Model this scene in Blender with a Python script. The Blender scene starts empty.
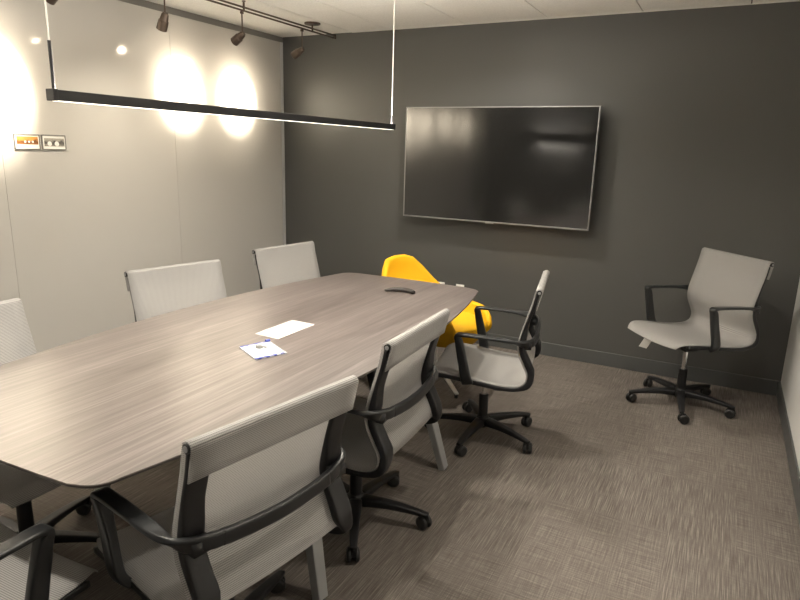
import bpy, bmesh, math, random
from mathutils import Vector, Matrix
random.seed(7)
C = bpy.context.scene.collection
PI = math.pi

# ------------------------------------------------------------------ materials
def mat(name, base, rough=.5, metal=0., coat=0., coat_rough=.05, spec=.5, emis=None, estr=0.):
    m = bpy.data.materials.new(name); m.use_nodes = True
    b = m.node_tree.nodes['Principled BSDF']
    b.inputs['Base Color'].default_value = (*base, 1)
    b.inputs['Roughness'].default_value = rough
    b.inputs['Metallic'].default_value = metal
    b.inputs['Coat Weight'].default_value = coat
    b.inputs['Coat Roughness'].default_value = coat_rough
    b.inputs['Specular IOR Level'].default_value = spec
    if emis:
        b.inputs['Emission Color'].default_value = (*emis, 1)
        b.inputs['Emission Strength'].default_value = estr
    return m

def nodes(m):
    nt = m.node_tree
    return nt, nt.nodes, nt.links, nt.nodes['Principled BSDF']

def ramp(N, stops):
    r = N.new('ShaderNodeValToRGB')
    e = r.color_ramp.elements
    e[0].position, e[0].color = stops[0][0], (*stops[0][1], 1)
    e[1].position, e[1].color = stops[-1][0], (*stops[-1][1], 1)
    for p, c in stops[1:-1]:
        k = e.new(p); k.color = (*c, 1)
    return r

def add_bump(m, scale=200., strength=.1, dist=.002, kind='noise', stretch=(1, 1, 1)):
    nt, N, L, b = nodes(m)
    tc = N.new('ShaderNodeTexCoord'); mp = N.new('ShaderNodeMapping')
    mp.inputs['Scale'].default_value = stretch
    L.new(tc.outputs['Object'], mp.inputs[0])
    t = N.new('ShaderNodeTexNoise'); t.inputs['Scale'].default_value = scale
    L.new(mp.outputs[0], t.inputs['Vector'])
    bp = N.new('ShaderNodeBump'); bp.inputs['Strength'].default_value = strength
    bp.inputs['Distance'].default_value = dist
    L.new(t.outputs[0], bp.inputs['Height']); L.new(bp.outputs[0], b.inputs['Normal'])
    return m

# painted walls
M_char = add_bump(mat('charcoal wall paint', (.078, .078, .075), .36, spec=.5), 260, .06, .001)
M_base = add_bump(mat('dark rubber baseboard', (.075, .078, .078), .35), 90, .05, .001)
M_white = add_bump(mat('off white wall paint', (.82, .815, .80), .4, coat=.3, coat_rough=.25), 200, .05, .001)
M_rear = add_bump(mat('dark grey rear paint', (.06, .06, .058), .6), 200, .05, .001)
M_glassboard = mat('back painted glass panel', (.465, .452, .425), .55, coat=1., coat_rough=.09)
M_alu = add_bump(mat('brushed aluminium edge', (.62, .63, .64), .4, metal=.35), 300, .05, .001)
M_gap = mat('dark seam', (.16, .15, .14), .8)
M_header = mat('grey header trim', (.16, .155, .145), .6)

# ceiling tile
M_tile = mat('acoustic ceiling tile', (.74, .72, .67), .9)
nt, N, L, b = nodes(M_tile)
tc = N.new('ShaderNodeTexCoord'); n1 = N.new('ShaderNodeTexNoise'); n1.inputs['Scale'].default_value = 120
n1.inputs['Detail'].default_value = 5
r = ramp(N, [(.35, (.78, .77, .73)), (.65, (.87, .86, .82))])
L.new(tc.outputs['Object'], n1.inputs['Vector']); L.new(n1.outputs[0], r.inputs[0]); L.new(r.outputs[0], b.inputs['Base Color'])
bp = N.new('ShaderNodeBump'); bp.inputs['Strength'].default_value = .25; bp.inputs['Distance'].default_value = .002
L.new(n1.outputs[0], bp.inputs['Height']); L.new(bp.outputs[0], b.inputs['Normal'])

# carpet: staggered planks of looped pile with broken streaks
M_carpet = mat('carpet tile', (.14, .115, .10), .95, spec=.15)
nt, N, L, b = nodes(M_carpet)
tc = N.new('ShaderNodeTexCoord')
br = N.new('ShaderNodeTexBrick'); br.offset = .5
br.inputs['Color1'].default_value = (.1, .1, .1, 1); br.inputs['Color2'].default_value = (.9, .9, .9, 1)
br.inputs['Mortar'].default_value = (.5, .5, .5, 1)
br.inputs['Scale'].default_value = 1.; br.inputs['Mortar Size'].default_value = 0.
br.inputs['Brick Width'].default_value = .5; br.inputs['Row Height'].default_value = .5
L.new(tc.outputs['Object'], br.inputs['Vector'])
def streak(sx, sy, seed):
    mp = N.new('ShaderNodeMapping'); mp.inputs['Scale'].default_value = (sx, sy, 1); mp.inputs['Location'].default_value = (seed, seed, 0)
    L.new(tc.outputs['Object'], mp.inputs[0])
    t = N.new('ShaderNodeTexNoise'); t.inputs['Scale'].default_value = 1; t.inputs['Detail'].default_value = 4
    t.inputs['Roughness'].default_value = .65
    L.new(mp.outputs[0], t.inputs['Vector']); return t
ta = streak(6, 240, 0); tb = streak(240, 6, 3)
mx = N.new('ShaderNodeMix'); mx.data_type = 'FLOAT'
thr = N.new('ShaderNodeMath'); thr.operation = 'GREATER_THAN'; thr.inputs[1].default_value = .55
L.new(br.outputs['Color'], thr.inputs[0])
mulf = N.new('ShaderNodeMath'); mulf.operation = 'MULTIPLY_ADD'; mulf.inputs[1].default_value = .4; mulf.inputs[2].default_value = .45
L.new(thr.outputs[0], mulf.inputs[0])
L.new(mulf.outputs[0], mx.inputs[0]); L.new(ta.outputs[0], mx.inputs[2]); L.new(tb.outputs[0], mx.inputs[3])
big = N.new('ShaderNodeTexNoise'); big.inputs['Scale'].default_value = 1.6; L.new(tc.outputs['Object'], big.inputs['Vector'])
ad = N.new('ShaderNodeMath'); ad.operation = 'MULTIPLY_ADD'; ad.inputs[1].default_value = .12
L.new(big.outputs[0], ad.inputs[0]); L.new(mx.outputs[0], ad.inputs[2])
r = ramp(N, [(.40, (.088, .075, .066)), (.55, (.132, .115, .102)), (.72, (.225, .202, .182))])
L.new(ad.outputs[0], r.inputs[0]); L.new(r.outputs[0], b.inputs['Base Color'])
bp = N.new('ShaderNodeBump'); bp.inputs['Strength'].default_value = .5; bp.inputs['Distance'].default_value = .004
L.new(mx.outputs[0], bp.inputs['Height']); L.new(bp.outputs[0], b.inputs['Normal'])

# table laminate: grain runs along the table (y)
M_wood = mat('grey brown wood laminate', (.25, .21, .185), .3, spec=.5, coat=.5, coat_rough=.30)
nt, N, L, b = nodes(M_wood)
tc = N.new('ShaderNodeTexCoord')
def grain(sx, sy, det, dist=0):
    mp = N.new('ShaderNodeMapping'); mp.inputs['Scale'].default_value = (sx, sy, sx)
    L.new(tc.outputs['Object'], mp.inputs[0])
    t = N.new('ShaderNodeTexNoise'); t.inputs['Scale'].default_value = 1; t.inputs['Detail'].default_value = det
    t.inputs['Roughness'].default_value = .6; t.inputs['Distortion'].default_value = dist
    L.new(mp.outputs[0], t.inputs['Vector']); return t
g1 = grain(110, 2.2, 4, .25); g2 = grain(22, 1.1, 3, .5); g3 = grain(330, 9, 2)
m1 = N.new('ShaderNodeMath'); m1.operation = 'MULTIPLY_ADD'; m1.inputs[1].default_value = .55
L.new(g1.outputs[0], m1.inputs[0])
m2 = N.new('ShaderNodeMath'); m2.operation = 'MULTIPLY'; m2.inputs[1].default_value = .30; L.new(g2.outputs[0], m2.inputs[0])
L.new(m2.outputs[0], m1.inputs[2])
m3 = N.new('ShaderNodeMath'); m3.operation = 'MULTIPLY_ADD'; m3.inputs[1].default_value = .15
L.new(g3.outputs[0], m3.inputs[0]); L.new(m1.outputs[0], m3.inputs[2])
r = ramp(N, [(.36, (.058, .046, .042)), (.50, (.108, .090, .084)), (.64, (.186, .159, .150))])
L.new(m3.outputs[0], r.inputs[0]); L.new(r.outputs[0], b.inputs['Base Color'])
rr = N.new('ShaderNodeMapRange'); rr.inputs['To Min'].default_value = .30; rr.inputs['To Max'].default_value = .42
L.new(m3.outputs[0], rr.inputs[0]); L.new(rr.outputs[0], b.inputs['Roughness'])
bp = N.new('ShaderNodeBump'); bp.inputs['Strength'].default_value = .12; bp.inputs['Distance'].default_value = .001
L.new(m3.outputs[0], bp.inputs['Height']); L.new(bp.outputs[0], b.inputs['Normal'])
M_edge = add_bump(mat('dark table edge band', (.06, .05, .044), .45), 120, .05, .001)

# chair mesh: ribbed, lets some light through
def mesh_mat(name, col):
    m = mat(name, col, .75, spec=.2)
    nt, N, L, b = nodes(m)
    uv = N.new('ShaderNodeUVMap'); uv.uv_map = 'UVMap'
    sep = N.new('ShaderNodeSeparateXYZ'); L.new(uv.outputs[0], sep.inputs[0])
    def wave(axis, freq):
        k = N.new('ShaderNodeMath'); k.operation = 'MULTIPLY'; k.inputs[1].default_value = freq * 2 * PI
        L.new(sep.outputs[axis], k.inputs[0])
        s = N.new('ShaderNodeMath'); s.operation = 'SINE'; L.new(k.outputs[0], s.inputs[0]); return s
    wv = wave(1, 190); wu = wave(0, 230)
    a = N.new('ShaderNodeMath'); a.operation = 'MULTIPLY_ADD'; a.inputs[1].default_value = .35
    L.new(wu.outputs[0], a.inputs[0]); L.new(wv.outputs[0], a.inputs[2])
    mr = N.new('ShaderNodeMapRange'); mr.inputs['From Min'].default_value = -1.2; mr.inputs['From Max'].default_value = 1.2
    L.new(a.outputs[0], mr.inputs[0])
    r = ramp(N, [(.0, tuple(c * .62 for c in col)), (.45, col), (1, tuple(min(1, c * 1.15) for c in col))])
    L.new(mr.outputs[0], r.inputs[0]); L.new(r.outputs[0], b.inputs['Base Color'])
    bp = N.new('ShaderNodeBump'); bp.inputs['Strength'].default_value = .5; bp.inputs['Distance'].default_value = .0015
    L.new(mr.outputs[0], bp.inputs['Height']); L.new(bp.outputs[0], b.inputs['Normal'])
    tl = N.new('ShaderNodeBsdfTranslucent'); L.new(r.outputs[0], tl.inputs['Color'])
    mx = N.new('ShaderNodeMixShader'); mx.inputs[0].default_value = .34
    L.new(b.outputs[0], mx.inputs[1]); L.new(tl.outputs[0], mx.inputs[2])
    tr = N.new('ShaderNodeBsdfTransparent')
    mx2 = N.new('ShaderNodeMixShader')
    gp = N.new('ShaderNodeMapRange'); gp.inputs['From Min'].default_value = 0; gp.inputs['From Max'].default_value = .35
    gp.inputs['To Min'].default_value = .50; gp.inputs['To Max'].default_value = .22
    L.new(mr.outputs[0], gp.inputs[0]); L.new(gp.outputs[0], mx2.inputs[0])
    L.new(mx.outputs[0], mx2.inputs[1]); L.new(tr.outputs[0], mx2.inputs[2])
    L.new(mx2.outputs[0], N['Material Output'].inputs['Surface'])
    return m
M_mesh = mesh_mat('light grey chair mesh', (.53, .52, .505))
M_black = add_bump(mat('black satin plastic', (.010, .010, .011), .40, spec=.4), 500, .08, .0005)
M_arm = add_bump(mat('charcoal armrest plastic', (.016, .017, .018), .30, spec=.45), 500, .06, .0005)
M_wheel = mat('black rubber caster', (.012, .012, .012), .45)
M_pale = add_bump(mat('pale polished metal', (.74, .73, .71), .32, metal=.5), 50, .01, .0005)
M_chrome = add_bump(mat('chrome', (.80, .80, .80), .12, metal=1.), 50, .01, .0005)
M_yellow = add_bump(mat('yellow upholstery', (.68, .37, .007), .7, spec=.25), 700, .15, .0008)
M_leg = add_bump(mat('grey powder coated metal', (.28, .285, .285), .45, metal=.2), 500, .05, .0005)
M_tvframe = mat('silver television bezel', (.33, .33, .33), .35, metal=.7)
M_screen = add_bump(mat('black television glass', (.010, .010, .010), .13, spec=1., coat=.6, coat_rough=.12), 3, .01, .0005)
M_tvback = mat('black television back', (.015, .015, .015), .5)
M_track = add_bump(mat('bronze track metal', (.10, .075, .06), .38, metal=.7), 300, .05, .0005)
M_pend = add_bump(mat('matte black aluminium', (.010, .010, .011), .5), 500, .05, .0005)
M_led = mat('led strip', (.9, .9, .9), .5, emis=(1., .92, .80), estr=2.4)
M_lamp = mat('halogen lamp face', (.9, .9, .9), .5, emis=(1., .80, .55), estr=90.)
M_down = mat('downlight lens', (.9, .9, .9), .5, emis=(1., .82, .6), estr=18.)
M_cable = mat('clear steel cable', (.62, .60, .55), .4, metal=.3)
M_tag = mat('white paper', (.80, .79, .75), .7)
M_card = mat('cream white card', (.52, .515, .49), .75, spec=.2)
M_plate = mat('white outlet plastic', (.80, .79, .76), .4)
M_slot = mat('outlet slot', (.05, .05, .05), .6)
M_blue = mat('blue printed edge', (.03, .05, .30), .5)
M_greyp = mat('grey contents', (.12, .12, .11), .5)
M_grayline = mat('faint grey print', (.40, .395, .38), .7)
M_film = mat('clear white film', (.46, .48, .52), .35, coat=.25)

# ------------------------------------------------------------------ helpers
def link(name, bm, m, parent=None, smooth=False, bevel=0., seg=2):
    me = bpy.data.meshes.new(name); bmesh.ops.recalc_face_normals(bm, faces=bm.faces[:])
    bm.to_mesh(me); bm.free()
    ms = m if isinstance(m, (list, tuple)) else [m]
    for q in ms: me.materials.append(q)
    o = bpy.data.objects.new(name, me); C.objects.link(o)
    if smooth:
        for f in me.polygons: f.use_smooth = True
    if bevel:
        md = o.modifiers.new('bevel', 'BEVEL'); md.width = bevel; md.segments = seg; md.limit_method = 'ANGLE'
        md.angle_limit = math.radians(40)
    if parent: o.parent = parent
    return o

def B(): return bmesh.new()

def box(bm, x0, x1, y0, y1, z0, z1, mi=0, M=None):
    vs = [bm.verts.new(Vector(c)) for c in [(x0, y0, z0), (x1, y0, z0), (x1, y1, z0), (x0, y1, z0), (x0, y0, z1), (x1, y0, z1), (x1, y1, z1), (x0, y1, z1)]]
    if M is not None:
        for v in vs: v.co = M @ v.co
    for f in [(0, 3, 2, 1), (4, 5, 6, 7), (0, 1, 5, 4), (1, 2, 6, 5), (2, 3, 7, 6), (3, 0, 4, 7)]:
        bm.faces.new([vs[i] for i in f]).material_index = mi
    return vs

def rings(bm, R, cap=True, closed=True, mi=0, loop=False):
    vv = [[bm.verts.new(p) for p in r] for r in R]
    n = len(vv[0]); k = len(vv)
    for i in range(k if loop else k - 1):
        a, c = vv[i], vv[(i + 1) % k]
        for j in range(n if closed else n - 1):
            f = bm.faces.new([a[j], a[(j + 1) % n], c[(j + 1) % n], c[j]]); f.material_index = mi
    if cap and closed and not loop:
        bm.faces.new(vv[0][::-1]).material_index = mi; bm.faces.new(vv[-1]).material_index = mi
    return vv

def cyl(bm, a, b, r0, r1=None, n=20, mi=0):
    a = Vector(a); b = Vector(b); r1 = r0 if r1 is None else r1
    d = (b - a).normalized(); u = d.orthogonal().normalized(); v = d.cross(u)
    R = [[p + (u * math.cos(t) + v * math.sin(t)) * r for t in [2 * PI * k / n for k in range(n)]] for p, r in ((a, r0), (b, r1))]
    rings(bm, R, mi=mi)

def lathe(bm, prof, origin=(0, 0, 0), axis=(0, 0, 1), n=24, mi=0):
    ax = Vector(axis).normalized(); u = ax.orthogonal().normalized(); v = ax.cross(u); o = Vector(origin)
    R = [[o + ax * h + (u * math.cos(t) + v * math.sin(t)) * max(r, 1e-4) for t in [2 * PI * k / n for k in range(n)]] for r, h in prof]
    rings(bm, R, mi=mi)

def catmull(P, n):
    out = []
    P = [Vector(p) for p in P]
    for i in range(len(P) - 1):
        p0 = P[max(i - 1, 0)]; p1 = P[i]; p2 = P[i + 1]; p3 = P[min(i + 2, len(P) - 1)]
        for k in range(n):
            t = k / n
            out.append(.5 * ((2 * p1) + (p2 - p0) * t + (2 * p0 - 5 * p1 + 4 * p2 - p3) * t * t + (3 * p1 - p0 - 3 * p2 + p3) * t ** 3))
    out.append(P[-1]); return out

def sweep(bm, ctrl, n=6, m=16, sq=4., mi=0):
    """ctrl: (pos, width_dir, width, thickness); rounded-rectangle section"""
    pos = catmull([c[0] for c in ctrl], n)
    ud = catmull([c[1] for c in ctrl], n)
    wt = catmull([(c[2], c[3], 0) for c in ctrl], n)
    R = []
    for i, p in enumerate(pos):
        t = (pos[min(i + 1, len(pos) - 1)] - pos[max(i - 1, 0)]).normalized()
        u = ud[i]; u = (u - t * u.dot(t)).normalized(); v = t.cross(u)
        w, h = wt[i].x / 2, wt[i].y / 2
        ring = []
        for k in range(m):
            a = 2 * PI * (k + .5) / m; ca, sa = math.cos(a), math.sin(a)
            e = 2 / sq
            ring.append(p + u * (math.copysign(abs(ca) ** e, ca) * w) + v * (math.copysign(abs(sa) ** e, sa) * h))
        R.append(ring)
    rings(bm, R, mi=mi)

def empty(name, label, cat, loc=(0, 0, 0), rz=0., group=None):
    o = bpy.data.objects.new(name, None); C.objects.link(o); o.empty_display_size = .1
    o.location = loc; o.rotation_euler = (0, 0, rz); o['label'] = label; o['category'] = cat
    if group: o['group'] = group
    return o

def tag(o, label, cat, group=None):
    o['label'] = label; o['category'] = cat
    if group: o['group'] = group
    return o

def struct(name, bm, m, **k):
    o = link(name, bm, m, **k); o['kind'] = 'structure'; return o

# ------------------------------------------------------------------ room
W, H, YR = 3.9955, 2.395, -5.6
bm = B(); box(bm, -.1, W + .1, YR - .1, .1, -.08, 0); struct('floor', bm, M_carpet)
bm = B(); box(bm, -.1, W + .1, 0, .12, 0, H + .06); struct('wall_back', bm, M_char)
bm = B(); box(bm, W, W + .12, YR, 0, 0, H + .06); struct('wall_right', bm, M_white)
bm = B(); box(bm, -.1, W + .1, YR - .12, YR, 0, H + .06); struct('wall_rear', bm, M_rear)
# left wall: backing, five tall back-painted glass panels, dark paint beyond them
bm = B()
box(bm, -.12, -.012, YR, 0, 0, H + .06, 1)
ys = [-.036, -1.235, -2.455, -3.675, -4.90]
for a, c in zip(ys[1:], ys[:-1]):
    box(bm, -.012, 0, a + .0007, c - .0007, .10, 2.352, 0)
box(bm, -.012, 0, YR, -4.93, 0, H, 2)
struct('wall_left', bm, [M_glassboard, M_gap, M_rear])
bm = B(); box(bm, -.011, .003, -4.93, -.001, 2.353, 2.394); struct('trim_1', bm, M_header)
bm = B(); box(bm, -.011, .006, -.033, -.022, .10, 2.352); box(bm, -.011, .006, -.016, -.004, .10, 2.352)
box(bm, -.011, .001, -.022, -.016, .10, 2.352)
struct('trim_2', bm, M_alu)
# ceiling: backing slab plus lay-in tiles and a plain border by the left wall
bm = B()
box(bm, -.1, W + .1, YR - .1, .1, H + .014, H + .08, 1)
box(bm, 0, .70, YR, 0, H, H + .013, 0)
xs = [.705, 1.064, 1.674, 2.284, 2.894, 3.504, W]
yy = [0, -.135] + [-.135 - .61 * k for k in range(1, 9)] + [YR]
for i in range(len(xs) - 1):
    for j in range(len(yy) - 1):
        box(bm, xs[i] + .0035, xs[i + 1] - .0035, yy[j + 1] + .0012, yy[j] - .0012, H, H + .013, 0)
struct('ceiling', bm, [M_tile, M_gap])
bm = B(); box(bm, .70, W - .001, -.018, -.001, H - .003, H - .0005); struct('trim_3', bm, M_tile)
# baseboards with a little quarter round on the top
def baseboard(name, pts):
    bm = B(); (x0, x1, y0, y1) = pts; box(bm, x0, x1, y0, y1, 0, .102)
    struct(name, bm, M_base, bevel=.003)
baseboard('baseboard_back', (.012, W - .012, -.012, -.0005))
baseboard('baseboard_right', (W - .012, W - .0005, YR + .01, -.0005))
baseboard('baseboard_left', (.0005, .012, YR + .01, -.0005))
baseboard('baseboard_rear', (.02, W - .02, YR + .0005, YR + .012))

# outlets on the dark wall
def outlet(x, label):
    t = empty('wall_outlet', label, 'outlet', (x, 0, .405), 0, 'outlets on the dark wall')
    bm = B(); box(bm, -.035, .035, -.007, -.0005, -.057, .057); link('cover_plate', bm, M_plate, t, bevel=.003)
    for z in (-.024, .024):
        bm = B(); box(bm, -.017, .017, -.010, -.0065, z - .014, z + .014); s = link('socket', bm, M_plate, t, bevel=.004)
        bm = B(); box(bm, -.009, -.006, -.0108, -.0095, z - .005, z + .006); box(bm, .006, .009, -.0108, -.0095, z - .005, z + .006)
        cyl(bm, (0, -.0108, z - .009), (0, -.0095, z - .009), .0025, n=10)
        link('slot', bm, M_slot, s)
outlet(1.565, 'white wall outlet beside the yellow chair back, the left one of two')
outlet(1.735, 'white wall outlet nearer the table corner, the right one of two')

# ------------------------------------------------------------------ television
tv = empty('television', 'large black flat television with thin silver bezel mounted on charcoal wall', 'television', (1.990, 0, 1.398))
bm = B()
w2, h2 = .7215, .4135
box(bm, -w2, w2, -.122, -.085, -h2, h2); link('back_panel', bm, M_tvback, tv, bevel=.006)
bm = B(); box(bm, -w2 + .06, w2 - .05, -.086, -.028, -h2 + .03, h2 - .09); link('rear_housing', bm, M_tvback, tv, bevel=.02, seg=3)
bm = B(); box(bm, -w2 + .008, w2 - .008, -.1255, -.1215, -h2 + .010, h2 - .007); link('screen', bm, M_screen, tv)
bm = B()
for (a, c, d, e) in ((-w2, w2, h2 - .007, h2), (-w2, w2, -h2, -h2 + .010), (-w2, -w2 + .008, -h2 + .010, h2 - .007), (w2 - .008, w2, -h2 + .010, h2 - .007)):
    box(bm, a, c, -.128, -.1205, d, e)
link('bezel', bm, M_tvframe, tv)
bm = B(); box(bm, -.032, .032, -.131, -.122, -h2 - .007, -h2 + .004); link('logo_tab', bm, M_tvframe, tv, bevel=.002)
bm = B(); box(bm, -.25, .25, -.030, -.0005, -.15, .15); box(bm, -.2, -.16, -.034, -.0005, -.22, .22); box(bm, .16, .2, -.034, -.0005, -.22, .22)
link('wall_bracket', bm, M_black, tv)

# ------------------------------------------------------------------ boat-shaped table
TX, TY, TZ = 1.925, -2.508, .74
tab = empty('conference_table', 'long boat-shaped conference table with grey-brown wood grain top and grey angled legs', 'table', (TX, TY, 0))
def table_outline(off=0.):
    L2, Wm, We, r = 1.232 - off, .590 - off, .436 - off, .080
    pts = []
    def sidex(y): return We + (Wm - We) * (1 - (y / L2) ** 2)
    endb = .018
    n = 28
    ytop = L2 - r
    for k in range(n + 1):
        y = -ytop + 2 * ytop * k / n; pts.append((sidex(y), y))
    for k in range(1, 8):
        a = PI / 2 * k / 8; x0 = sidex(ytop) - r
        pts.append((x0 + r * math.cos(a), ytop + (r - endb * .3) * math.sin(a)))
    for k in range(9):
        x = (sidex(ytop) - r) * (1 - 2 * k / 8)
        pts.append((x, L2 - endb * .3 + endb * (1 - (x / We) ** 2)))
    for k in range(1, 8):
        a = PI / 2 * (1 + k / 8); x0 = -(sidex(ytop) - r)
        pts.append((x0 + r * math.cos(a), ytop + (r - endb * .3) * math.sin(a)))
    half = [(-x, -y) for x, y in pts]
    res = pts[:]
    # remaining: left side going down, near end
    for k in range(n + 1):
        y = ytop - 2 * ytop * k / n; res.append((-sidex(y), y))
    for k in range(1, 8):
        a = PI + PI / 2 * k / 8; res.append((-(sidex(ytop) - r) + r * math.cos(a), -ytop + (r - endb * .3) * math.sin(a)))
    for k in range(9):
        x = -(sidex(ytop) - r) * (1 - 2 * k / 8)
        res.append((x, -(L2 - endb * .3 + endb * (1 - (x / We) ** 2))))
    for k in range(1, 8):
        a = 1.5 * PI + PI / 2 * k / 8; res.append(((sidex(ytop) - r) + r * math.cos(a), -ytop + (r - endb * .3) * math.sin(a)))
    return res
bm = B()
prof = [(.030, TZ - .026), (.003, TZ - .010), (0, TZ - .006), (0, TZ - .0015), (.0012, TZ)]
R = []
for off, z in prof: R.append([Vector((x, y, z)) for x, y in table_outline(off)])
vv = rings(bm, R, cap=True)
bm.faces.ensure_lookup_table()
for f in bm.faces:
    z = f.calc_center_median().z
    f.material_index = 0 if z > TZ - .0002 else 1
link('tabletop', bm, [M_wood, M_edge], tab)
def table_leg(sx, sy):
    bm = B()
    top = Vector((sx * .40, sy * .42, TZ - .03)); bot = Vector((sx * .565, sy * .515, 0.0))
    if sx < 0 and sy > 0: top.y += .035; bot.y += .035
    sweep(bm, [(top, (0, 1, 0), .075, .045), (top.lerp(bot, .5), (0, 1, 0), .062, .040), (bot + Vector((0, 0, .006)), (0, 1, 0), .050, .034)], n=3, sq=9)
    l = link('leg', bm, M_leg, tab)
    bm = B(); cyl(bm, bot, bot + Vector((0, 0, .008)), .017); link('foot_glide', bm, M_wheel, l)
for sx in (-1, 1):
    for sy in (-1, 1): table_leg(sx, sy)
bm = B(); box(bm, -.43, .43, -.47, -.37, TZ - .052, TZ - .0255); box(bm, -.43, .43, .37, .47, TZ - .052, TZ - .0255)
box(bm, -.04, .04, -.9, .9, TZ - .050, TZ - .0255)
link('underframe', bm, M_leg, tab)

# ------------------------------------------------------------------ office chair
HW = .264
PROF = [(-.246, .882), (-.241, .862), (-.228, .80), (-.205, .72), (-.186, .65), (-.180, .605), (-.188, .56), (-.212, .51), (-.232, .465),
        (-.226, .425), (-.19, .402), (-.13, .396), (-.04, .402), (.06, .414), (.15, .424), (.215, .425), (.250, .414), (.268, .393)]
def grid_uv(bm, rows, uvrows):
    uvl = bm.loops.layers.uv.new('UVMap')
    vv = [[bm.verts.new(p) for p in r] for r in rows]
    for i in range(len(vv) - 1):
        for j in range(len(vv[0]) - 1):
            f = bm.faces.new([vv[i][j], vv[i][j + 1], vv[i + 1][j + 1], vv[i + 1][j]]); f.smooth = True
            for lp, (a, c) in zip(f.loops, ((i, j), (i, j + 1), (i + 1, j + 1), (i + 1, j))):
                lp[uvl].uv = uvrows[a][c]
def make_sling():
    bm = B()
    # flap behind the top tube, over the roll, then down the back and along the seat
    d = Vector((-.232 + .246, 0, .80 - .882)).normalized()          # direction down the back plane
    nb = Vector((-d.z * -1, 0, 0))
    back = Vector((d.z, 0, -d.x)).normalized()                       # pointing rearwards
    c = Vector((-.246, 0, .876)) + back * .016
    path = []
    for s in (.085, .06, .03, .0): path.append(c + back * .014 + d * s + back * (-.006 * (s / .085)))
    for k in range(1, 6):
        a = PI * k / 6; path.append(c + back * (.015 * math.cos(a)) - d * (.015 * math.sin(a)))
    path += catmull([Vector((x, 0, z)) for x, z in PROF], 3)
    rows, uvr = [], []; s = 0; nf = 9
    for i, p in enumerate(path):
        if i: s += (p - path[i - 1]).length
        rest = 1.; hw = HW
        x = p.x
        if p.z < .44 and x > .17:                                    # rounded front corners
            q = min(1, (x - .17) / .10); hw = HW - .045 * q * q
        if i < 9: sag = 0
        else:
            sag = .014 if p.z < .44 else .010
            sag *= min(1, (i - 8) / 10)
        row, ur = [], []
        for j in range(13):
            t = -1 + 2 * j / 12; y = hw * t; e = (1 - t * t)
            v = Vector((p.x, y, p.z))
            if p.z > .45: v.x += -sag * e
            else: v.z -= sag * e
            row.append(v); ur.append((y, s))
        rows.append(row); uvr.append(ur)
    grid_uv(bm, rows, uvr)
    return bm
def make_rail(sy):
    bm = B(); ctrl = []
    Y = sy * .229
    for i, (x, z) in enumerate(PROF):
        if i == 0: continue
        if i > 15: break
        a = Vector(PROF[max(i - 1, 0)]); c = Vector(PROF[min(i + 1, len(PROF) - 1)]); t = (c - a).normalized()
        nrm = Vector((t.y, -t.x))                                    # towards the back / underside
        if nrm.x > 0 and z > .5: nrm = -nrm
        if z < .43 and nrm.y > 0: nrm = -nrm
        th = .016 if z > .68 else (.030 if 4 <= i <= 9 else .020)
        p = Vector((x, z)) + nrm * (.005 + th / 2)
        wd = .060 if z > .43 else .030
        ctrl.append((Vector((p.x, Y if z > .43 else sy * .251, p.y)), (0, 1, 0), wd, th))
    sweep(bm, ctrl, n=4, sq=6)
    return bm
def make_arm(sy):
    bm = B(); Y = sy * .283
    ctrl = [((.050, Y * .93, .392), (0, 1, 0), .026, .060), ((.058, Y, .43), (0, 1, 0), .028, .052), ((.082, Y, .53), (0, 1, 0), .030, .045),
            ((.100, Y, .606), (0, 1, 0), .038, .036), ((.110, Y, .629), (0, 1, 0), .042, .024), ((.101, Y, .6385), (0, 1, 0), .044, .017),
            ((.05, Y, .640), (0, 1, 0), .044, .014), ((-.05, Y, .637), (0, 1, 0), .043, .014), ((-.13, Y, .632), (0, 1, sy * .12), .040, .016),
            ((-.185, Y * .985, .626), (0, .8, sy * .6), .038, .018), ((-.222, Y * .90, .618), (0, .3, sy * .95), .038, .019),
            ((-.241, Y * .72, .611), (0, 0, sy), .040, .019), ((-.246, Y * .60, .608), (0, 0, sy), .040, .019)]
    sweep(bm, [(Vector(a), Vector(u), w, t) for a, u, w, t in ctrl], n=5, sq=5)
    return bm
def make_band():
    bm = B(); Y = .283
    sweep(bm, [(Vector(a), Vector((0, 0, 1)), .0405, .0195) for a in ((-.2455, Y * .62, .6082), (-.250, Y * .45, .604), (-.255, .04, .600), (-.255, -.04, .600), (-.250, -Y * .45, .604), (-.2455, -Y * .62, .6082))], n=6, sq=5)
    for sy in (-1, 1):                                                # pads joining the rails
        box(bm, -.244, -.196, sy * .226 - .025, sy * .226 + .025, .590, .622)
    return bm
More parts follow.
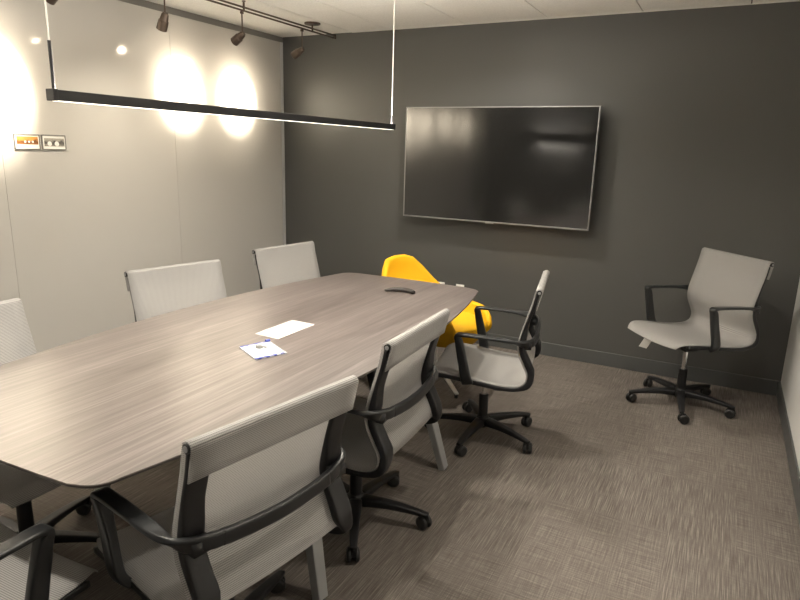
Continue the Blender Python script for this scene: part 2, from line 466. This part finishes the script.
def make_chair():
    t = empty('office_chair', '', 'chair')
    up = []
    s = link('mesh_sling', make_sling(), M_mesh, t, smooth=True)
    md = s.modifiers.new('thickness', 'SOLIDIFY'); md.thickness = .0035; md.offset = 0
    up.append(s)
    d = Vector((.014, 0, -.082)).normalized(); back = Vector((d.z, 0, -d.x))
    c = Vector((-.246, 0, .876)) + back * .016
    bm = B(); cyl(bm, c + Vector((0, -HW - .004, 0)), c + Vector((0, HW + .004, 0)), .0115)
    tt = link('top_tube', bm, M_black, t, smooth=False); up.append(tt)
    for sy in (-1, 1):
        bm = B(); y0 = sy * (HW + .003); cyl(bm, c + Vector((0, y0, 0)), c + Vector((0, y0 + sy * .003, 0)), .0075, n=16); link('end_cap', bm, M_leg, tt)
    for sy in (-1, 1):
        up.append(link('side_rail', make_rail(sy), M_black, t, smooth=True))
    for sy in (-1, 1):
        up.append(link('armrest', make_arm(sy), M_arm, t, smooth=True))
    up.append(link('back_band', make_band(), M_arm, t, smooth=True))
    bm = B()
    for x, zc in ((.05, .352), (-.10, .350)):
        sweep(bm, [(Vector((x, sgn * yy_, z)), Vector((1, 0, 0)), w, th) for sgn, yy_, z, w, th in
              ((-1, .262, .398 if x > 0 else .378, .045, .016), (-1, .20, .384 if x > 0 else .368, .045, .02), (-1, .08, zc, .07, .03), (1, .08, zc, .07, .03), (1, .20, .384 if x > 0 else .368, .045, .02), (1, .262, .398 if x > 0 else .378, .045, .016))], n=5, sq=5)
    up.append(link('seat_frame', bm, M_black, t, smooth=True))
    bm = B(); box(bm, -.14, .09, -.065, .065, .325, .368); box(bm, -.05, .05, -.05, .05, .305, .33)
    mech = link('tilt_mechanism', bm, M_black, t, bevel=.012, seg=3); up.append(mech)
    bm = B(); cyl(bm, (.01, -.065, .345), (.01, -.20, .345), .006, n=12); box(bm, -.002, .022, -.25, -.19, .341, .349)
    link('height_lever', bm, M_black, mech, bevel=.002)
    bm = B(); cyl(bm, (0, 0, .16), (0, 0, .318), .014); up.append(link('gas_rod', bm, M_chrome, t))
    bm = B(); lathe(bm, [(.001, .052), (.034, .052), (.040, .065), (.040, .095), (.030, .108), (.026, .112), (.025, .23), (.021, .235), (.001, .235)])
    link('column', bm, M_black, t, bevel=.001)
    legs = []
    for k in range(5):
        bm = B()
        sweep(bm, [(Vector((.028, 0, .082)), Vector((0, 1, 0)), .056, .042), (Vector((.12, 0, .085)), Vector((0, 1, 0)), .046, .032),
                   (Vector((.22, 0, .078)), Vector((0, 1, 0)), .036, .024), (Vector((.290, 0, .069)), Vector((0, 1, 0)), .028, .018), (Vector((.310, 0, .066)), Vector((0, 1, 0)), .022, .014)], n=4, sq=5)
        l = link('base_leg', bm, M_black, t, smooth=True); legs.append(l)
        bm = B()
        ph = random.uniform(-1, 1) * 1.4
        Mx = Matrix.Translation((.303, 0, 0)) @ Matrix.Rotation(ph, 4, 'Z')
        for sy in (-1, 1):
            a = Mx @ Vector((-.014, sy * .006, .029)); c2 = Mx @ Vector((-.014, sy * .024, .029))
            ax = (c2 - a).normalized()
            lathe(bm, [(.001, 0), (.024, 0), (.0275, .003), (.029, .008), (.027, .014), (.020, .018), (.001, .018)], a, ax, 20)
        cyl(bm, Mx @ Vector((-.014, -.02, .029)), Mx @ Vector((-.014, .02, .029)), .006, n=10)
        cyl(bm, Mx @ Vector((0, 0, .028)), Mx @ Vector((0, 0, .064)), .0075, n=12)
        box(bm, -.022, .010, -.0055, .0055, .034, .060, M=Mx)
        link('caster', bm, M_wheel, l, smooth=False)
    return t, up, legs
chair0, up0, legs0 = make_chair()
def copy_tree(o, parent=None, mp=None):
    c = o.copy(); C.objects.link(c); c.parent = parent; mp[o] = c
    for ch in list(o.children): copy_tree(ch, c, mp)
    return c
first = [True]
def place_chair(x, y, deg, h, phase, label):
    if first[0]:
        first[0] = False; t, up, legs = chair0, up0, legs0
    else:
        mp = {}; t = copy_tree(chair0, None, mp); up = [mp[o] for o in up0]; legs = [mp[o] for o in legs0]
    t.location = (x, y, 0); t.rotation_euler = (0, 0, math.radians(deg))
    for o in up: o.location.z = h
    for k, l in enumerate(legs): l.rotation_euler = (0, 0, math.radians(phase + 72 * k - deg))
    t['label'] = label; t['category'] = 'chair'; t['group'] = 'mesh office chairs in the meeting room'
    return t
place_chair(2.384, -3.352, 170.1, -.005, 25, 'grey mesh office chair nearest the camera on the right, back turned, overlapping the table edge')
place_chair(2.335, -2.545, 182, -.016, 12, 'middle grey mesh office chair on the right side of the table, back turned')
place_chair(2.515, -1.535, 191.3, -.006, 268, 'grey mesh office chair at the far right end of the table, seen from its side')
FARCH = (3.432, -.505, 223., .051)
place_chair(FARCH[0], FARCH[1], FARCH[2], FARCH[3], 60, 'pale mesh office chair standing alone by the charcoal wall in the right corner')
place_chair(1.272, -2.285, -12.5, -.014, 38, 'grey mesh office chair back standing in the middle of the left table side')
place_chair(1.240, -1.305, -8, -.029, 20, 'grey mesh office chair back at the far left end beside the room corner')
place_chair(1.445, -3.37, 6, .008, 33, 'grey mesh office chair at the left picture edge, seat half under the near table end')
place_chair(1.962, -3.875, 90, -.014, 10, 'grey mesh office chair in the bottom left corner facing the near table end')

# paper tag hanging from the corner chair's seat
def far_local(x, y, z):
    a = math.radians(FARCH[2]); return Vector((FARCH[0] + x * math.cos(a) - y * math.sin(a), FARCH[1] + x * math.sin(a) + y * math.cos(a), z + FARCH[3]))
tg = empty('paper_tag', 'small white paper tag hanging below the seat edge of the corner chair', 'tag', (0, 0, 0))
bm = B(); p0 = far_local(.20, -.10, .405)
pa = far_local(.222, -.10, .378) + Vector((.02, 0, 0))
sweep(bm, [(p0, (0, 1, 0), .003, .0015), (p0.lerp(pa, .5), (0, 1, 0), .003, .0015), (pa, (0, 1, 0), .003, .0015)], n=2, m=8)
link('string', bm, M_tag, tg)
bm = B()
e1 = far_local(.222, -.10, .382) + Vector((.025, 0, 0)); dn = Vector((-.036, .0, -.082)); sd = Vector((.045, .010, -.010))
nr = dn.cross(sd).normalized() * .0008
R = []
for k in range(5):
    t = k / 4; q = e1 + dn * t + nr.normalized() * (.006 * math.sin(t * PI)); hw = .35 if k == 0 else .5
    R.append([q - sd * hw - nr, q + sd * hw - nr, q + sd * hw + nr, q - sd * hw + nr])
rings(bm, R)
link('card', bm, M_tag, tg)

# ------------------------------------------------------------------ yellow lounge chair at the far table end
ych = empty('lounge_chair', 'bright yellow upholstered tub chair on a chrome four-star base behind the table end', 'chair', (1.958, -.965, 0), math.radians(-14))
def tub():
    bm = B(); R = []; nu = 40; nv = 12
    A, Bh = .370, .285
    outer, inner = [], []
    def plan(u, k, inset):
        # u in [-1,1], 0 = back centre; opening faces +x
        a = PI - u * PI * .80
        ca, sa = math.cos(a), math.sin(a)
        rx = (A if ca < 0 else A * 1.02) * k - inset; ry = Bh * k - inset
        e = .82
        return Vector((math.copysign(abs(ca) ** e, ca) * rx, math.copysign(abs(sa) ** e, sa) * ry, 0))
    def top(u):
        a = abs(u)
        if u > 0: pts = [(0, .785), (.10, .785), (.20, .765), (.30, .705), (.42, .615), (.54, .545), (.70, .515), (.85, .505), (.95, .47), (1., .43)]
        else: pts = [(0, .785), (.10, .770), (.22, .650), (.50, .60), (.68, .585), (.86, .540), (.95, .49), (1., .42)]
        for (a0, h0), (a1, h1) in zip(pts, pts[1:]):
            if a <= a1:
                t = (a - a0) / (a1 - a0); t = t * t * (3 - 2 * t) if a1 < .3 or a0 > .9 else t
                return h0 + (h1 - h0) * t
        return pts[-1][1]
    zb = .315
    cols = []
    for i in range(nu + 1):
        u = -1 + 2 * i / nu; h = top(u); col = []
        for j in range(nv + 1):                                      # outside, bottom to top
            t = j / nv; z = zb + (h - zb) * t
            k = .62 + .38 * (1 - (1 - t) ** 2.2) if t < 1 else 1.
            k += .03 * (z - .5)
            p = plan(u, k, 0); p.z = z; p.x -= .05 * max(0, (z - .5)); col.append(p)
        for q in (.3, .5, .7):                                        # rolled edge
            th = .038; a = q * PI
            p = plan(u, 1 + .03 * (h - .5), th / 2 - th / 2 * math.cos(a)); p.z = h + .017 * math.sin(a); p.x -= .05 * max(0, (h - .5)); col.append(p)
        for j in range(nv, -1, -1):                                   # inside, top to bottom
            t = j / nv; z = (zb + .06) + (h - zb - .06) * t
            k = .62 + .38 * (1 - (1 - t) ** 2.2)
            k += .03 * (z - .5)
            p = plan(u, k, .038); p.z = z; p.x -= .05 * max(0, (z - .5)); col.append(p)
        cols.append(col)
    rings(bm, cols, cap=True)
    return bm
s = link('shell', tub(), M_yellow, ych, smooth=True)
bm = B()
R = []
for sc, z in ((.50, .312), (.64, .318), (.72, .36), (.78, .40), (.80, .435), (.76, .458), (.60, .468), (.3, .470)):
    ring = []
    for k in range(40):
        a = 2 * PI * k / 40; ca, sa = math.cos(a), math.sin(a)
        rx = .385 if ca > 0 else .345
        ring.append(Vector((math.copysign(abs(ca) ** .75, ca) * rx * sc * (1.13 if ca > 0 else 1), math.copysign(abs(sa) ** .75, sa) * .285 * sc, z)))
    R.append(ring)
rings(bm, R)
link('seat', bm, M_yellow, ych, smooth=True)
bm = B(); cyl(bm, (0, 0, .10), (0, 0, .315), .022); lathe(bm, [(.001, .300), (.11, .302), (.11, .311), (.001, .313)])
lathe(bm, [(.001, .07), (.035, .07), (.035, .13), (.024, .15), (.001, .15)])
link('column', bm, M_pale, ych)
for k in range(4):
    a = math.radians(-22 + 90 * k); dx, dy = math.cos(a), math.sin(a); sd = Vector((-dy, dx, 0))
    bm = B()
    sweep(bm, [(Vector((dx * .02, dy * .02, .115)), sd, .032, .030), (Vector((dx * .15, dy * .15, .095)), sd, .028, .022), (Vector((dx * .31, dy * .31, .028)), sd, .024, .014)], n=4, sq=4)
    l = link('base_leg', bm, M_pale, ych, smooth=True)
    bm = B(); cyl(bm, (dx * .298, dy * .298, 0), (dx * .298, dy * .298, .024), .012); link('glide', bm, M_wheel, l)

# ------------------------------------------------------------------ things on the table
def quad_slab(bm, pts, z0, z1, mi=0):
    R = [[Vector((x, y, z)) for x, y in pts] for z in (z0, z1)]
    rings(bm, R, mi=mi)
env = empty('paper_card', 'plain white rectangular paper card lying on the tabletop', 'paper', (1.95, -2.50, TZ))
P = [(1.888, -2.620), (2.012, -2.628), (2.011, -2.378), (1.887, -2.372)]
bm = B(); quad_slab(bm, [(x - 1.95, y + 2.50) for x, y in P], .0002, .0022); link('sheet', bm, M_card, env)
bm = B()
def lerp2(u, v):
    a = Vector(P[0]).lerp(Vector(P[1]), u); c = Vector(P[3]).lerp(Vector(P[2]), u); q = a.lerp(c, v); return (q.x - 1.95, q.y + 2.50)
for u0, u1, v0, v1 in ((.12, .88, .10, .115), (.12, .88, .885, .90), (.12, .14, .10, .90), (.86, .88, .10, .90)):
    quad_slab(bm, [lerp2(u0, v0), lerp2(u1, v0), lerp2(u1, v1), lerp2(u0, v1)], .0022, .0025)
link('printed_border', bm, M_grayline, env)
pk = empty('plastic_packet', 'small clear and white plastic packet with blue edges on the tabletop', 'packet', (2.05, -2.77, TZ))
Q = [(1.956, -2.792), (2.106, -2.872), (2.153, -2.752), (2.004, -2.672)]
def q2(u, v):
    a = Vector(Q[0]).lerp(Vector(Q[1]), u); c = Vector(Q[3]).lerp(Vector(Q[2]), u); q = a.lerp(c, v); return Vector((q.x - 2.05, q.y + 2.77, 0))
bm = B(); rows = []
for i in range(13):
    row = []
    for j in range(13):
        u, v = i / 12, j / 12; q = q2(u, v)
        q.z = .004 + .010 * (math.sin(PI * u) * math.sin(PI * v)) + random.uniform(0, .0018); row.append(q)
    rows.append(row)
vt = [[bm.verts.new(p) for p in r] for r in rows]; vb = [[bm.verts.new(Vector((p.x, p.y, .0005))) for p in r] for r in rows]
for i in range(12):
    for j in range(12):
        bm.faces.new([vt[i][j], vt[i + 1][j], vt[i + 1][j + 1], vt[i][j + 1]]); bm.faces.new([vb[i][j], vb[i][j + 1], vb[i + 1][j + 1], vb[i + 1][j]])
for i in range(12):
    bm.faces.new([vt[i][0], vb[i][0], vb[i + 1][0], vt[i + 1][0]]); bm.faces.new([vt[i][12], vt[i + 1][12], vb[i + 1][12], vb[i][12]])
    bm.faces.new([vt[0][i], vt[0][i + 1], vb[0][i + 1], vb[0][i]]); bm.faces.new([vt[12][i], vb[12][i], vb[12][i + 1], vt[12][i + 1]])
link('pouch', bm, M_film, pk)
bm = B()
def strip(bm, a, c, zz=.0062, w=.012):
    a = q2(*a); c = q2(*c); d = (c - a).normalized(); n2 = Vector((-d.y, d.x, 0)) * w / 2; nn = 8; R = []
    for k in range(nn + 1):
        p = a.lerp(c, k / nn); ww = .55 + .45 * math.sin(k * 2.1) ** 2
        R.append([p - n2 * ww + Vector((0, 0, zz - .004)), p + n2 * ww + Vector((0, 0, zz - .004)), p + n2 * ww + Vector((0, 0, zz)), p - n2 * ww + Vector((0, 0, zz))])
    rings(bm, R)
strip(bm, (.04, .02), (.04, .98))
cyl(bm, q2(.03, .86) + Vector((0, 0, .0075)), q2(.03, .99) + Vector((0, 0, .0075)), .007, n=10)
link('blue_edge', bm, M_blue, pk)
for a, c in (((.97, .0), (.97, .68)), ((.97, .80), (.97, .92))):
    bm = B(); strip(bm, a, c); link('blue_edge', bm, M_blue, pk)
bm = B(); q = q2(.46, .42)
lathe(bm, [(.001, 0), (.013, .002), (.016, .006), (.010, .010), (.001, .011)], q + Vector((0, 0, .010)), (0, 0, 1), 14)
cyl(bm, q + Vector((-.02, .004, .014)), q + Vector((.024, .012, .014)), .004, n=10)
link('hardware', bm, M_greyp, pk)
# curved black cable-pass handle / remote
bm = B()
sweep(bm, [(Vector((1.958, -1.648, TZ + .011)), (0, 0, 1), .010, .020), (Vector((1.985, -1.605, TZ + .012)), (0, 0, 1), .020, .030), (Vector((2.035, -1.582, TZ + .012)), (0, 0, 1), .022, .032),
           (Vector((2.078, -1.585, TZ + .012)), (0, 0, 1), .021, .031), (Vector((2.104, -1.600, TZ + .011)), (0, 0, 1), .018, .026)], n=5, sq=3)
rm = link('remote_control', bm, mat('dark remote plastic', (.018, .014, .013), .5), smooth=True)
tag(rm, 'small curved dark remote lying on the far end of the tabletop', 'remote')

# ------------------------------------------------------------------ two small prints on the glass wall
def pic_mat(name, sky, mid, lo):
    m = mat(name, mid, .6); nt, N, L, b = nodes(m)
    tc = N.new('ShaderNodeTexCoord'); sp = N.new('ShaderNodeSeparateXYZ'); L.new(tc.outputs['Object'], sp.inputs[0])
    nz = N.new('ShaderNodeTexNoise'); nz.inputs['Scale'].default_value = 45; L.new(tc.outputs['Object'], nz.inputs['Vector'])
    a = N.new('ShaderNodeMath'); a.operation = 'MULTIPLY_ADD'; a.inputs[1].default_value = .05; L.new(nz.outputs[0], a.inputs[0]); L.new(sp.outputs[2], a.inputs[2])
    mr = N.new('ShaderNodeMapRange'); mr.inputs['From Min'].default_value = -.01; mr.inputs['From Max'].default_value = .055
    L.new(a.outputs[0], mr.inputs[0])
    r = ramp(N, [(0, lo), (.35, mid), (.55, tuple(c * .45 for c in mid)), (.8, sky), (1, sky)])
    L.new(mr.outputs[0], r.inputs[0]); L.new(r.outputs[0], b.inputs['Base Color']); return m
pics = [(-2.386, -2.239, 'small framed print in orange tones stuck on the pale glass wall', pic_mat('orange print', (.50, .22, .05), (.26, .10, .025), (.45, .36, .22)), 0),
        (-2.227, -2.080, 'small framed print in grey tones beside the orange one on the pale glass wall', pic_mat('grey print', (.34, .32, .28), (.12, .11, .10), (.38, .35, .30)), 1)]
for y0, y1, lab, pm, kk in pics:
    yc = (y0 + y1) / 2; hw = (y1 - y0) / 2
    t = empty('framed_print', lab, 'picture', (0, yc, 1.480), 0, 'small prints on the glass wall')
    bm = B()
    for a, c, d, e in ((-hw, hw, .037, .042), (-hw, hw, -.042, -.037), (-hw, -hw + .005, -.037, .037), (hw - .005, hw, -.037, .037)):
        box(bm, .0004, .009, a, c, d, e)
    link('frame', bm, M_header, t)
    bm = B(); box(bm, .0004, .006, -hw + .005, hw - .005, -.037, .037); link('mat_board', bm, M_tag, t)
    bm = B(); box(bm, .0055, .0068, -hw + .014, hw - .010, -.022 if kk else -.014, .024 if kk else .030); p = link('print', bm, pm, t)
    bm = B()
    for k in range(3 if kk == 0 else 2):
        yy0 = (-.012 + k * .022) if kk == 0 else (-.028 + k * .044)
        lathe(bm, [(.001, 0), (.006 if kk == 0 else .014, 0), (.005 if kk == 0 else .012, .002), (.001, .0024)], (.0068, yy0, 0 if kk == 0 else -.008), (1, 0, 0), 14)
    link('pale_shape', bm, M_tag, p)

# ------------------------------------------------------------------ ceiling track with spot heads
RX, RZ = .618, 2.345
tr = empty('light_track', 'bronze double-rail light track under the ceiling along the pale wall', 'light track', (RX, 0, RZ))
bm = B(); cyl(bm, (0, -.13, .010), (0, -4.95, .010), .006, n=12); cyl(bm, (0, -.13, -.010), (0, -4.95, -.010), .006, n=12)
box(bm, -.007, .007, -.145, -.12, -.016, .016); box(bm, -.007, .007, -4.96, -4.94, -.016, .016)
link('rail', bm, M_track, tr)
for y in (-.43, -1.18, -3.0, -4.6):
    bm = B(); cyl(bm, (0, y, -.016), (0, y, H - RZ - .010), .007, n=12)
    if y in (-.43, -3.0): lathe(bm, [(.001, 0), (.055, 0), (.060, .004), (.060, .012), (.001, .012)], (0, y, H - RZ - .0125), (0, 0, 1), 28)
    else: lathe(bm, [(.001, 0), (.012, 0), (.012, .006), (.001, .006)], (0, y, H - RZ - .0065), (0, 0, 1), 16)
    link('standoff', bm, M_track, tr)
SPOT = 360.
def head(y, target, label, power=SPOT, size=45):
    t = empty('track_spotlight', label, 'spotlight', (RX, y, RZ), 0, 'spotlight heads on the track')
    bm = B(); box(bm, -.008, .008, -.010, .010, -.032, -.0165); link('clip', bm, M_track, t, bevel=.002)
    bm = B(); cyl(bm, (0, 0, -.018), (0, 0, -.150), .0045, n=12); link('stem', bm, M_track, t)
    piv = Vector((0, 0, -.155)); d = (Vector(target) - Vector((RX, y, RZ)) - piv).normalized()
    bm = B(); lathe(bm, [(.001, -.012), (.014, -.012), (.020, 0), (.024, .03), (.028, .034), (.030, .085), (.026, .088), (.025, .080), (.001, .080)], piv - d * .0, d, 24)
    hd = link('lamp_head', bm, M_track, t)
    bm = B(); lathe(bm, [(.001, 0), (.0235, 0), (.0235, .003), (.001, .003)], piv + d * .0805, d, 20); link('lamp_face', bm, M_lamp, hd)
    ld = bpy.data.lights.new('spot lamp', 'SPOT'); ld.energy = power; ld.color = (1., .88, .70); ld.spot_size = math.radians(size); ld.spot_blend = 1.; ld.shadow_soft_size = .02
    lo = bpy.data.objects.new('spot_lamp', ld); C.objects.link(lo); lo.parent = t; lo.location = piv + d * .088
    lo.rotation_euler = d.to_track_quat('-Z', 'Y').to_euler()
    for fr, sz in ((.10, 68), (.045, 105)):
        l2 = bpy.data.lights.new('spot spill', 'SPOT'); l2.energy = power * fr; l2.color = (1., .86, .66); l2.spot_size = math.radians(sz); l2.spot_blend = 1.; l2.shadow_soft_size = .02
        o2 = bpy.data.objects.new('spot_spill', l2); C.objects.link(o2); o2.parent = t; o2.location = lo.location; o2.rotation_euler = lo.rotation_euler
head(-.56, (0, -.58, 1.86), 'bronze spotlight head on the track nearest the charcoal wall, beside the ceiling canopy')
head(-1.20, (0, -1.16, 1.86), 'second bronze spotlight head from the charcoal wall, tilted down left')
head(-1.83, (.02, -1.72, 1.20), 'third bronze spotlight head from the charcoal wall, pointing steeply down', 30, 100)
head(-2.46, (0, -2.53, 1.78), 'bronze spotlight head cut off by the top picture edge at the left', SPOT * 1.25, 54)
head(-3.09, (0, -3.10, 1.80), 'bronze spotlight head hanging outside the picture, fifth from the charcoal wall')
head(-3.72, (0, -3.75, 1.85), 'bronze spotlight head hanging outside the picture, sixth from the charcoal wall')
head(-4.40, (0, -4.42, 1.85), 'bronze spotlight head hanging outside the picture at the near end of the track')

# ------------------------------------------------------------------ linear pendant
PX, PZ = 1.92, 1.595
pen = empty('linear_pendant_light', 'long thin black linear pendant light hung on two cables over the table', 'pendant light', (PX, -2.483, PZ))
bm = B(); box(bm, -.016, -.0125, -.938, .938, .0, .028); box(bm, .0125, .016, -.938, .938, 0, .028); box(bm, -.013, .013, -.938, .938, .008, .0245); link('housing', bm, M_pend, pen, bevel=.001)
bm = B(); box(bm, -.0115, .0115, -.935, .935, -.0008, .0075); link('led_diffuser', bm, M_led, pen)
bm = B(); box(bm, -.012, .012, -.94, .94, .025, .027); link('added_uplight_strip', bm, M_led, pen)  # glowing strip added on the unseen pendant top to go with the ceiling fill
for sy in (-1, 1):
    bm = B(); box(bm, -.0165, .0165, sy * .941 - .007, sy * .941 + .007, -.0005, .030); link('end_cap', bm, M_pend, pen, bevel=.002)
    bm = B(); cyl(bm, (0, sy * .935, .03), (0, sy * .935, H - PZ - .001), .0022, n=8); cb = link('cable', bm, M_cable, pen)
    bm = B(); cyl(bm, (0, sy * .935, .03), (0, sy * .935, .15 if sy < 0 else .07), .0045, n=12); link('gripper', bm, M_pend, cb)
ld = bpy.data.lights.new('pendant lamp', 'AREA'); ld.shape = 'RECTANGLE'; ld.size = .022; ld.size_y = 1.86; ld.energy = 12; ld.color = (1., .92, .80)
lo = bpy.data.objects.new('pendant_lamp', ld); C.objects.link(lo); lo.parent = pen; lo.location = (0, 0, -.0045)
ld = bpy.data.lights.new('ceiling fill lamp', 'AREA'); ld.shape = 'RECTANGLE'; ld.size = .022; ld.size_y = 1.86; ld.energy = 54; ld.color = (1., .92, .80)  # upward fill light, added only to brighten the ceiling
lo = bpy.data.objects.new('ceiling_fill_lamp', ld); C.objects.link(lo); lo.parent = pen; lo.location = (0, 0, .0295); lo.rotation_euler = (PI, 0, 0)

# ------------------------------------------------------------------ recessed downlights (above and behind the frame), one of them added as fill
def downlight(x, y, power, label, soft=.05):
    t = empty('recessed_downlight', label, 'ceiling light', (x, y, H), 0, 'recessed downlights outside the picture')
    bm = B(); lathe(bm, [(.050, -.0005), (.068, -.0005), (.066, -.006), (.052, -.006)], n=28); link('trim_ring', bm, M_plate, t)
    bm = B(); lathe(bm, [(.001, -.001), (.050, -.001), (.050, -.003), (.001, -.003)], n=24); link('lens', bm, M_down, t)
    ld = bpy.data.lights.new('downlight lamp', 'SPOT'); ld.energy = power; ld.color = (1., .92, .80); ld.spot_size = math.radians(150); ld.spot_blend = .8; ld.shadow_soft_size = soft
    lo = bpy.data.objects.new('downlight_lamp', ld); C.objects.link(lo); lo.parent = t; lo.location = (0, 0, -.010)
DL = 150
downlight(3.35, -2.47, 85, 'added unseen fill light in the ceiling over the open floor on the right')  # fill light added to brighten the right wall and the corner chair
downlight(1.98, -.93, DL, 'recessed ceiling downlight between the table end and the charcoal wall')
downlight(1.98, -2.47, DL, 'recessed ceiling downlight over the middle of the table', .11)
downlight(1.98, -4.03, DL, 'recessed ceiling downlight beyond the near table end')

# ------------------------------------------------------------------ world, camera
w = bpy.data.worlds.new('World'); bpy.context.scene.world = w; w.use_nodes = True
w.node_tree.nodes['Background'].inputs[0].default_value = (.9, .85, .78, 1)
w.node_tree.nodes['Background'].inputs[1].default_value = .05
cam = bpy.data.cameras.new('Camera'); co = bpy.data.objects.new('Camera', cam); C.objects.link(co)
co.location = (3.5358, -4.5122, 1.4933); co.rotation_euler = (1.3326, -.0271, .4850)
cam.sensor_width = 36; cam.lens = 618.67 * 36 / 800; cam.clip_start = .02
sc = bpy.context.scene; sc.camera = co
sc.view_settings.view_transform = 'Standard'; sc.view_settings.look = 'None'; sc.view_settings.gamma = 1
sc.view_settings.use_curve_mapping = False
sc.view_settings.exposure = .12
